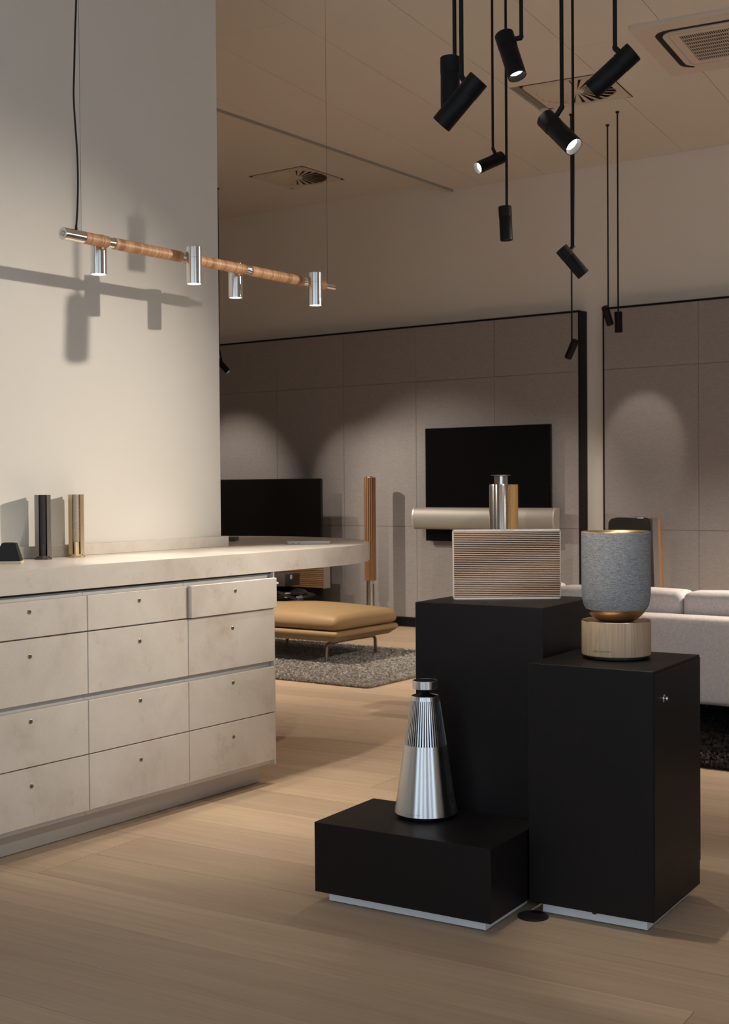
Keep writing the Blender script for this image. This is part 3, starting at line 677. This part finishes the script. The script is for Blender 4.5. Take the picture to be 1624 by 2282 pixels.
# ------------------------------------------------------------------ conical speaker
cx_, cy_ = -2.183, 3.348
face = math.atan2(-cy_, -cx_)
t = thing('conical_speaker', 'brushed silver conical speaker with slotted upper body and floating cap', 'speaker', (cx_, cy_, 0.247), face)
Z0 = 0.012
lathe('foot', [(0, 0.0003), (0.080, 0.0003), (0.083, 0.002), (0.085, 0.010), (0, 0.010)], M_BLACKP, t, seg=48)
def rc(z): return 0.0975 + (0.0435-0.0975)*(z-Z0)/(0.372-Z0)
prof = [(0.088, Z0-0.001), (0.0965, Z0), (rc(Z0), Z0+0.001)] + [(rc(z), z) for z in (0.08, 0.15, 0.223)] + [(rc(0.223)-0.003, 0.2232), (0.06, 0.2232)]
lathe('body', prof, M_ALU, t, seg=96, ang=30)
lathe('core', [(rc(0.22)-0.0065, 0.20), (rc(0.372)-0.0065, 0.372), (0.0, 0.372)], M_BLACKP, t, seg=64)
lathe('top_ring', [(rc(0.360), 0.360), (rc(0.372), 0.372), (rc(0.372)-0.002, 0.3735), (rc(0.372)-0.0042, 0.372), (rc(0.36)-0.0055, 0.360)], M_ALU, t, seg=72, closed=True)
bm = bmesh.new(); za, zb_ = 0.2225, 0.3605; hw = 0.0021
V = []
for z in (za, zb_):
    for r_ in (rc(z)-0.006, rc(z)):
        for s in (-1, 1): V.append(bm.verts.new((r_, s*hw*(rc(z)/rc(za))**0.7, z)))
for q in ((0, 1, 3, 2), (4, 6, 7, 5), (0, 4, 5, 1), (2, 3, 7, 6), (0, 2, 6, 4), (1, 5, 7, 3)): bm.faces.new([V[i] for i in q])
fin0 = bobj('fin', bm, plain('aluminium fin', (0.78, 0.78, 0.79), 0.3, metal=1.0), t, smooth=False)
for k in range(1, 50): reuse('fin', fin0, t, rot=(0, 0, 2*PI*k/50))
lathe('neck', [(0, 0.3721), (0.030, 0.3721), (0.010, 0.382), (0.016, 0.392), (0.031, 0.395), (0, 0.395)], M_BLACKP, t, seg=48)
lathe('cap', [(0.0, 0.3945), (0.0370, 0.3945), (0.0385, 0.396), (0.0388, 0.4195), (0.0382, 0.4205), (0.0365, 0.4205), (0.0365, 0.4190), (0.0, 0.4190)], M_ALU, t, seg=72, ang=30)
lathe('touch_top', [(0, 0.4192), (0.0360, 0.4192), (0.0360, 0.4199), (0, 0.4199)], M_BLACKP, t, seg=48)
box('side_slot', (-0.001, -0.0012, -0.016), (0.0006, 0.0012, 0.016), M_BLACKP, t, smooth=False, loc=(rc(0.062)*math.cos(1.09), rc(0.062)*math.sin(1.09), 0.062), rot=(0, -math.atan2(0.054, 0.36), 1.09))
def wrap_text(s, size, rfun, zc, a_mid, m, parent):
    me = text_mesh(s, size); xs_ = [v.co.x for v in me.vertices]; xm = (min(xs_)+max(xs_))/2
    for v in me.vertices:
        r_ = rfun(zc+v.co.y); a = a_mid + (v.co.x-xm)/r_
        rr = r_ + 0.00015 + max(0, v.co.z)*0.5
        v.co = (rr*math.cos(a), rr*math.sin(a), zc+v.co.y)
    me.materials.append(m); o = bpy.data.objects.new('lettering', me); link(o, parent); return o
wrap_text('BANG & OLUFSEN', 0.0052, rc, 0.020, -0.42, M_INKG, t)

# ------------------------------------------------------------------ grey fabric speaker on oak drum
bx_, by_ = -1.665, 3.616
face = math.atan2(-by_, -bx_)
t = thing('fabric_speaker', 'grey fabric cylinder speaker on an oak drum base', 'speaker', (bx_, by_, 0.745), face)
RB = 0.1038
lathe('foot', [(0, 0.0003), (0.092, 0.0003), (0.096, 0.003), (0.096, 0.0105), (0, 0.0105)], M_BLACKP, t, seg=64)
lathe('oak_drum', [(0.095, 0.0105), (RB-0.002, 0.0108), (RB, 0.0135), (RB, 0.112), (RB-0.0008, 0.1135), (RB-0.002, 0.1135), (RB-0.002, 0.105), (0, 0.105)], M_OAK, t, seg=96, ang=30)
lathe('drum_rim', [(RB-0.0008, 0.1136), (RB-0.0012, 0.1152), (RB-0.0035, 0.1152), (RB-0.006, 0.1136)], plain('pale gold rim', (0.85, 0.70, 0.52), 0.25, metal=1.0), t, seg=96, closed=True)
lathe('drum_dish', [(RB-0.006, 0.1137), (0.085, 0.1115), (0.07, 0.110), (0, 0.1085)], M_GOLD, t, seg=96)
lathe('gold_bowl', [(0.0, 0.1095), (0.052, 0.112), (0.062, 0.118), (0.075, 0.128), (0.085, 0.139), (0.0905, 0.1495)], M_GOLD, t, seg=96)
lathe('fabric_sleeve', [(0.0895, 0.1485), (0.0912, 0.1485), (0.0955, 0.1565), (0.0990, 0.167), (0.1015, 0.180), (0.1030, 0.197), (0.1035, 0.22), (0.1036, 0.378), (0.1030, 0.381), (0.1018, 0.3815)], M_GREYF, t, seg=96, ang=60)
lathe('top_rim', [(0.1030, 0.3814), (0.1026, 0.3835), (0.1008, 0.3838), (0.0990, 0.3825), (0.094, 0.3770), (0.085, 0.3755), (0.0, 0.3755)], M_GOLDP, t, seg=96)
wrap_text('BANG & OLUFSEN', 0.0062, lambda z: RB, 0.0265, -0.42, M_INK, t)

# ------------------------------------------------------------------ slatted speaker
lx, ly_ = -2.102, 3.718
t = thing('slatted_speaker', 'rectangular speaker with horizontal oak slats in a white frame', 'speaker', (lx, ly_, 0.897), yaw)
LW, LH, LD = 0.350, 0.2285, 0.05
bm = bmesh.new(); add_prism(bm, rrect(-LW/2+.001, LW/2-.001, -LD/2+.012, LD/2, .004), 0.0063, LH-0.0063); bobj('case', bm, M_BROWN, t, ang=30)
def plate(nm, z0, z1):
    bm = bmesh.new(); add_prism(bm, rrect(-LW/2, LW/2, -LD/2-.001, LD/2+.001, .005), z0, z1)
    bmesh.ops.bevel(bm, geom=[e for e in bm.edges if abs(e.verts[0].co.z-e.verts[1].co.z) < 1e-6], offset=0.0015, segments=2, affect='EDGES')
    return bobj(nm, bm, M_WHITEC, t, ang=35)
M_WHITEC = plain('warm white aluminium', (0.86, 0.80, 0.72), 0.4, metal=0.2)
plate('bottom_frame', 0.0004, 0.0062); plate('top_frame', LH-0.0062, LH)
for s in (-1, 1): box('side_frame', (s*LW/2-0.0016, -LD/2+0.004, 0.0063), (s*LW/2+0.0016, LD/2, LH-0.0063), M_WHITEC, t, smooth=False)
ns = 36; pitch_ = (LH-0.0135)/ns
sl = box('slat', (-LW/2+.0005, -LD/2-.0005, -pitch_*0.28), (LW/2-.0005, -LD/2+.0115, pitch_*0.28), M_OAKS, t, bev=0.0006, seg=1, loc=(0, 0, 0.0068+pitch_*0.5))
for k in range(1, ns): reuse('slat', sl, t, loc=(0, 0, 0.0068+pitch_*(k+0.5)))
me = text_mesh('BANG & OLUFSEN', 0.0042, 0.0001); me.materials.append(M_INKG)
o = bpy.data.objects.new('lettering', me); link(o, t); o.location = (-0.018, -LD/2-0.0011, LH-0.0045); o.rotation_euler = (PI/2, 0, 0)

# ================================================================== television wall
# wall television with sound bar
t = thing('television', 'wall television with a pale aluminium sound bar below the picture', 'television', (-5.622, 9.676, 0.785))
box('screen', (-0.618, -0.075, 0.0), (0.618, -0.045, 0.992), M_SCREEN, t, smooth=False)
box('wall_mount', (-0.35, -0.045, 0.3), (0.35, -0.0005, 0.75), M_BLACKP, t, smooth=False)
bm = bmesh.new()
prof = [(-0.075, 0.105), (-0.075, 0.292)] + [(-0.135-0.045*math.cos(a)*1.0, 0.2+0.095*math.sin(a)) for a in [PI/2-PI*i/12 for i in range(13)]]
n = len(prof); A = [bm.verts.new((-0.695, y, z)) for y, z in prof]; B = [bm.verts.new((0.690, y, z)) for y, z in prof]
bm.faces.new(A); bm.faces.new(B[::-1])
for i in range(n): bm.faces.new((A[i], A[(i+1) % n], B[(i+1) % n], B[i]))
bar = bobj('sound_bar', bm, plain('champagne sound bar', (0.37, 0.34, 0.305), 0.5, metal=0.3), t, ang=35)
for xx in (-0.697, 0.687):
    bm = bmesh.new(); A = [bm.verts.new((xx, y*1.02+0.001, 0.2+(z-0.2)*1.03)) for y, z in prof]; B = [bm.verts.new((xx+0.012, y*1.02+0.001, 0.2+(z-0.2)*1.03)) for y, z in prof]
    bm.faces.new(A); bm.faces.new(B[::-1])
    for i in range(n): bm.faces.new((A[i], A[(i+1) % n], B[(i+1) % n], B[i]))
    bobj('end_cap', bm, plain('pale end cap', (0.72, 0.68, 0.62), 0.35, metal=0.5), bar, ang=35)

# low television with wooden sound bar
t = thing('television', 'large black television behind the counter with a slatted oak sound bar', 'television', (-8.02, 9.42, 0))
box('screen', (-0.76, -0.012, 0.335), (0.755, 0.018, 1.347), M_SCREEN, t, smooth=False)
box('rear_panel', (-0.6, 0.0185, 0.4), (0.6, 0.05, 1.2), M_BLACKP, t, smooth=False)
box('stand_panel', (-0.70, -0.005, 0.02), (0.745, 0.03, 0.334), M_BLACKP, t, smooth=False)
box('foot', (-0.5, -0.14, 0.0005), (0.5, 0.16, 0.0195), M_BLACKP, t, bev=0.004)
box('sound_bar', (-0.86, -0.10, 0.345), (0.845, -0.0125, 0.538), M_BROWN, t, smooth=False)
for s in (-0.862, 0.846): box('end_cap', (s, -0.11, 0.340), (s+0.014, -0.0122, 0.545), M_ALUS, t, bev=0.006)
pz = 0.193/11
sl = box('slat', (-0.858, -0.108, -pz*0.38), (0.845, -0.0995, pz*0.38), M_OAKH, t, bev=0.002, seg=1, loc=(0, 0, 0.345+pz/2))
for k in range(1, 11): reuse('slat', sl, t, loc=(0, 0, 0.345+pz*(k+.5)))

# wooden column speaker
t = thing('column_speaker', 'slim column speaker with vertical oak fins on a chrome foot', 'speaker', (-6.705, 9.40, 0), -1.0)
lathe('foot_plate', [(0, 0.0005), (0.13, 0.0005), (0.13, 0.008), (0.04, 0.014), (0, 0.014)], M_BLACKP, t, seg=40)
lathe('chrome_tube', [(0, 0.0142), (0.036, 0.0142), (0.036, 0.428), (0, 0.428)], M_ALUP, t, seg=40)
lathe('core', [(0, 0.4285), (0.036, 0.4285), (0.036, 1.345), (0, 1.345)], M_BROWN, t, seg=32)
lathe('top_cap', [(0, 1.3455), (0.040, 1.3455), (0.038, 1.356), (0.030, 1.362), (0, 1.364)], M_ALUP, t, seg=32)
fn = box('fin', (0.036, -0.0050, 0.430), (0.0535, 0.0050, 1.352), M_OAKR, t, bev=0.001, seg=1)
for k in range(1, 18): reuse('fin', fn, t, rot=(0, 0, 2*PI*k/18))
tube('cable', [(0.048, 0.03, 0.40), (0.05, 0.032, 0.2), (0.055, 0.035, 0.015)], 0.004, M_BLACKP, t, seg=6)

# chrome tower speaker with round lens top and oak cover
t = thing('tower_speaker', 'polished chrome tower speaker with a round disc top and golden oak side', 'speaker', (-5.20, 9.12, 0), -0.92)
lathe('foot_plate', [(0, 0.0005), (0.16, 0.0005), (0.16, 0.012), (0.15, 0.015), (0, 0.015)], M_ALUS, t, seg=48)
lathe('chrome_tube', [(0, 0.0155), (0.098, 0.0155), (0.098, 1.272), (0.096, 1.277), (0, 1.277)], M_ALUP, t, seg=64, ang=30)
lathe('neck', [(0, 1.2775), (0.056, 1.2775), (0.056, 1.342), (0, 1.342)], M_ALUP, t, seg=48)
lathe('lens_disc', [(0, 1.3425), (0.05, 1.3425), (0.082, 1.349), (0.083, 1.352), (0.08, 1.354), (0, 1.356)], M_ALUP, t, seg=48)
bm = bmesh.new()
arc = [(0.104*math.cos(a), 0.104*math.sin(a)) for a in [math.radians(38+3*i) for i in range(31)]]
pol = [(0.125, 0.064)]
ax = (math.cos(0.9), math.sin(0.9))
wing = [(0.100*math.cos(a), 0.100*math.sin(a)) for a in [math.radians(28+4*i) for i in range(30)]] + [(0.150*math.cos(a), 0.150*math.sin(a)) for a in [math.radians(144-4*i) for i in range(18)]] + [(0.1195, 0.083)]
add_prism(bm, [(0.079, 0.062), (0.104, 0.079)] + [(0.136*math.cos(a), 0.136*math.sin(a)) for a in [math.radians(44+6*i) for i in range(14)]] + [(0.0995*math.cos(a), 0.0995*math.sin(a)) for a in [math.radians(122-6*i) for i in range(14)]], 0.02, 1.276)
bobj('oak_cover', bm, M_OAKY, t, ang=35)

# speaker with black rounded face behind the fabric speaker
t = thing('floor_speaker', 'floor speaker with rounded black face, chrome side and oak edge against the second wall panel', 'speaker', (-3.93, 9.25, 0), math.radians(-2))
def yface(name, pts, y0, y1, m, bev=0.0, ang=35):
    bm = bmesh.new(); A = [bm.verts.new((x, y0, z)) for x, z in pts]; B = [bm.verts.new((x, y1, z)) for x, z in pts]
    bm.faces.new(A); bm.faces.new(B[::-1])
    for i in range(len(pts)): bm.faces.new((A[i], A[(i+1) % len(pts)], B[(i+1) % len(pts)], B[i]))
    return bobj(name, bm, m, t, ang=ang)
rp = [(x, z) for x, z in rrect(-0.325, -0.005, 0.03, 1.012, 0.05)]
yface('black_face', rp, -0.145, -0.095, plain('black cloth face', (0.014, 0.011, 0.010), 0.85))
yface('face_trim', [(x*1.0+(x+0.165)*0.02, z+(z-0.5)*0.008) for x, z in rp], -0.094, -0.075, M_BLACKP)
yface('chrome_body', [(-0.30, 0.02), (0.036, 0.02), (0.006, 1.0), (0.0, 1.010), (-0.28, 1.010)], -0.074, 0.035, M_ALUP)
yface('oak_edge', [(-0.30, 0.02), (0.042, 0.02), (0.012, 0.995), (0.006, 1.004), (-0.28, 1.004)], 0.036, 0.075, M_OAKR)
lathe('tweeter_lens', [(0, 1.0105), (0.10, 1.0105), (0.10, 1.016), (0.05, 1.024), (0, 1.026)], M_ALUP, t, seg=40, loc=(-0.12, -0.02, 0))
box('foot', (-0.28, -0.13, 0.0005), (0.08, 0.10, 0.0195), M_BLACKP, t, bev=0.004)

# ================================================================== lounge
def soft_box(name, lo, hi, r, m, parent, crown=0.0, sag=0.0, seg=4, loc=None, rot=None):
    bm = bmesh.new(); add_box(bm, lo, hi, r, seg)
    bmesh.ops.subdivide_edges(bm, edges=[e for e in bm.edges if e.calc_length() > 0.12], cuts=7, use_grid_fill=True)
    cx, cy = (lo[0]+hi[0])/2, (lo[1]+hi[1])/2; hx, hy = (hi[0]-lo[0])/2, (hi[1]-lo[1])/2; cz = (lo[2]+hi[2])/2
    for v in bm.verts:
        fx = max(0, 1-((v.co.x-cx)/hx)**2); fy = max(0, 1-((v.co.y-cy)/hy)**2)
        if v.co.z > cz: v.co.z += crown*(fx*fy)**0.6
        fz = max(0, 1-((v.co.z-cz)/max(1e-3, (hi[2]-lo[2])/2))**2)
        v.co.x += sag*fz*(1 if v.co.x > cx else -1)*(abs(v.co.x-cx) > hx*0.8)
        v.co.y += sag*fz*(1 if v.co.y > cy else -1)*(abs(v.co.y-cy) > hy*0.8)
    return bobj(name, bm, m, parent, ang=70, loc=loc, rot=rot)
def rug(name, label, x0, x1, y0, y1, z, m, n, tl, rz=0.0, wob=0.0, seed=1):
    rnd = random.Random(seed)
    t = thing(name, label, 'rug', ((x0+x1)/2, (y0+y1)/2, 0), rz)
    w_, d_ = (x1-x0)/2, (y1-y0)/2
    box('backing', (-w_, -d_, 0.001), (w_, d_, 0.008), m, t, smooth=False)
    V, F = [], []
    for i in range(n):
        x, y = rnd.uniform(-w_, w_), rnd.uniform(-d_, d_)
        if i < n*0.12:
            if rnd.random() < 0.5: y = -d_+rnd.uniform(-0.012, 0.012)
            else: x = w_+rnd.uniform(-0.012, 0.012)
        a = rnd.uniform(0, 2*PI); wv = rnd.uniform(0.006, 0.011); hh = z*rnd.uniform(0.7, 1.1); lx_, ly2 = rnd.uniform(-tl, tl), rnd.uniform(-tl, tl)
        k = len(V); c, s_ = math.cos(a)*wv, math.sin(a)*wv
        V += [(x-c, y-s_, 0.004), (x+c, y+s_, 0.004), (x+c*0.7+lx_, y+s_*0.7+ly2, hh), (x-c*0.7+lx_, y-s_*0.7+ly2, hh)]
        F.append((k, k+1, k+2, k+3))
    me = bpy.data.meshes.new('pile'); me.from_pydata(V, [], F); me.update(); me.materials.append(m)
    o = bpy.data.objects.new('pile', me); link(o, t); tag(o, kind='stuff')
    return t
rug('rug', 'grey shaggy rug under the tan leather ottoman', -7.35, -4.73, 6.56, 8.26, 0.02, M_RUG, 70000, 0.012, rz=0.01, seed=3)
rug('rug', 'dark brown shaggy rug under the light grey sofa', -3.15, 0.6, 5.56, 8.7, 0.02, M_RUGD, 60000, 0.012, rz=0.02, seed=5)

# tan leather ottoman
t = thing('ottoman', 'tan leather ottoman on thin steel legs', 'ottoman', (-6.01, 7.585, 0.008))
OX, OY = 0.575, 0.385
soft_box('cushion', (-OX, -OY, 0.243), (OX, OY, 0.345), 0.045, M_LEATHER, t, crown=0.055, sag=0.006)
soft_box('platform', (-OX-0.005, -OY-0.005, 0.198), (OX+0.005, OY+0.005, 0.240), 0.018, M_LEATHER, t)
bm = bmesh.new()
lo = [bm.verts.new(p) for p in ((-OX+.05, -OY+.05, 0.163), (OX-.05, -OY+.05, 0.163), (OX-.05, OY-.05, 0.163), (-OX+.05, OY-.05, 0.163))]
hi = [bm.verts.new(p) for p in ((-OX+.01, -OY+.01, 0.1975), (OX-.01, -OY+.01, 0.1975), (OX-.01, OY-.01, 0.1975), (-OX+.01, OY-.01, 0.1975))]
bm.faces.new(lo[::-1]); bm.faces.new(hi)
for i in range(4): bm.faces.new((lo[i], lo[(i+1) % 4], hi[(i+1) % 4], hi[i]))
bobj('under_frame', bm, M_LEATHER, t, smooth=False)
for sx in (-1, 1):
    x = sx*0.425
    path = [(x, -0.305, 0.0165), (x, -0.300, 0.12), (x, -0.285, 0.140), (x, -0.26, 0.146), (x, 0, 0.148), (x, 0.26, 0.146), (x, 0.285, 0.140), (x, 0.300, 0.12), (x, 0.305, 0.0165)]
    tube('leg_frame', path, 0.0125, M_STEEL, t, seg=12)
    for sy in (-1, 1): box('bracket', (x-0.02, sy*0.24-0.03, 0.156), (x+0.02, sy*0.24+0.03, 0.1625), M_STEEL, t, smooth=False)

# black bag and carton on the ottoman
t = thing('leather_bag', 'crumpled black leather bag lying on the ottoman', 'bag', (-6.42, 7.72, 0.400))
bm = bmesh.new(); bmesh.ops.create_uvsphere(bm, u_segments=40, v_segments=20, radius=1.0)
from mathutils import noise
for v in bm.verts:
    p = v.co.copy(); nn = noise.noise(p*1.7+Vector((3.1, 0, 0)))*0.28 + noise.noise(p*4.0)*0.12
    f = 1+nn; x, y, z = p.x*0.36*f, p.y*0.17*f, p.z*0.062*f
    z = max(z, -0.028)*(1-0.45*max(0, p.x)) ; v.co = (x, y, z+0.042)
bobj('bag_body', bm, M_BAG, t, ang=80)
tube('strap', [(0.05, -0.14, 0.06), (0.16, -0.17, 0.075), (0.25, -0.16, 0.05), (0.33, -0.13, 0.022), (0.36, -0.10, 0.02)], 0.010, M_BAG, t, seg=8)
box('buckle', (0.335, -0.125, 0.012), (0.341, -0.085, 0.05), M_ALUP, t, smooth=False)
t = thing('carton', 'dark brown carton with a small white label on top of the bag', 'box', (-6.40, 7.68, 0.512), math.radians(4))
bm = bmesh.new(); add_box(bm, (-0.22, -0.10, 0.0), (0.18, 0.10, 0.095), 0.004, 2); bobj('carton_body', bm, M_BOX, t)
box('white_label', (0.1802, -0.03, 0.055), (0.1812, -0.005, 0.085), M_WHITE, t, smooth=False)
box('white_label', (0.10, -0.1012, 0.02), (0.12, -0.1002, 0.034), M_WHITE, t, smooth=False)

# sofa seen from behind
t = thing('sofa', 'light grey fabric sofa seen from behind', 'sofa', (-3.52, 6.17, 0.021), math.radians(0.5))
SWD = 3.0
soft_box('backrest', (0.0, 0.0, 0.145), (SWD, 0.20, 0.578), 0.03, M_SOFA, t)
soft_box('seat_base', (0.0, 0.201, 0.145), (SWD, 0.98, 0.30), 0.03, M_SOFA, t)
for a, b in ((0.0, 0.20), (SWD-0.20, SWD)): soft_box('arm', (a, 0.201, 0.301), (b, 0.98, 0.60), 0.03, M_SOFA, t)
cw = (SWD-0.41)/3
xs_ = (0.205, 0.95, 1.86, 2.79)
for a, b in zip(xs_, xs_[1:]):
    soft_box('back_cushion', (a+0.004, 0.205, 0.44), (b-0.004, 0.42, 0.685), 0.035, M_SOFA, t, crown=0.012, sag=0.004)
    soft_box('seat_cushion', (a+0.004, 0.23, 0.301), (b-0.004, 0.97, 0.43), 0.035, M_SOFA, t, crown=0.01)
soft_box('back_cushion', (0.004, 0.205, 0.605), (0.20, 0.42, 0.70), 0.035, M_SOFA, t)
for x, y in ((0.12, 0.10), (SWD-0.12, 0.10), (0.12, 0.88), (SWD-0.12, 0.88), (SWD/2, 0.10)):
    tube('leg', [(x, y, 0.003), (x, y, 0.1445)], [0.012, 0.018], M_BLACKM, t, seg=12)
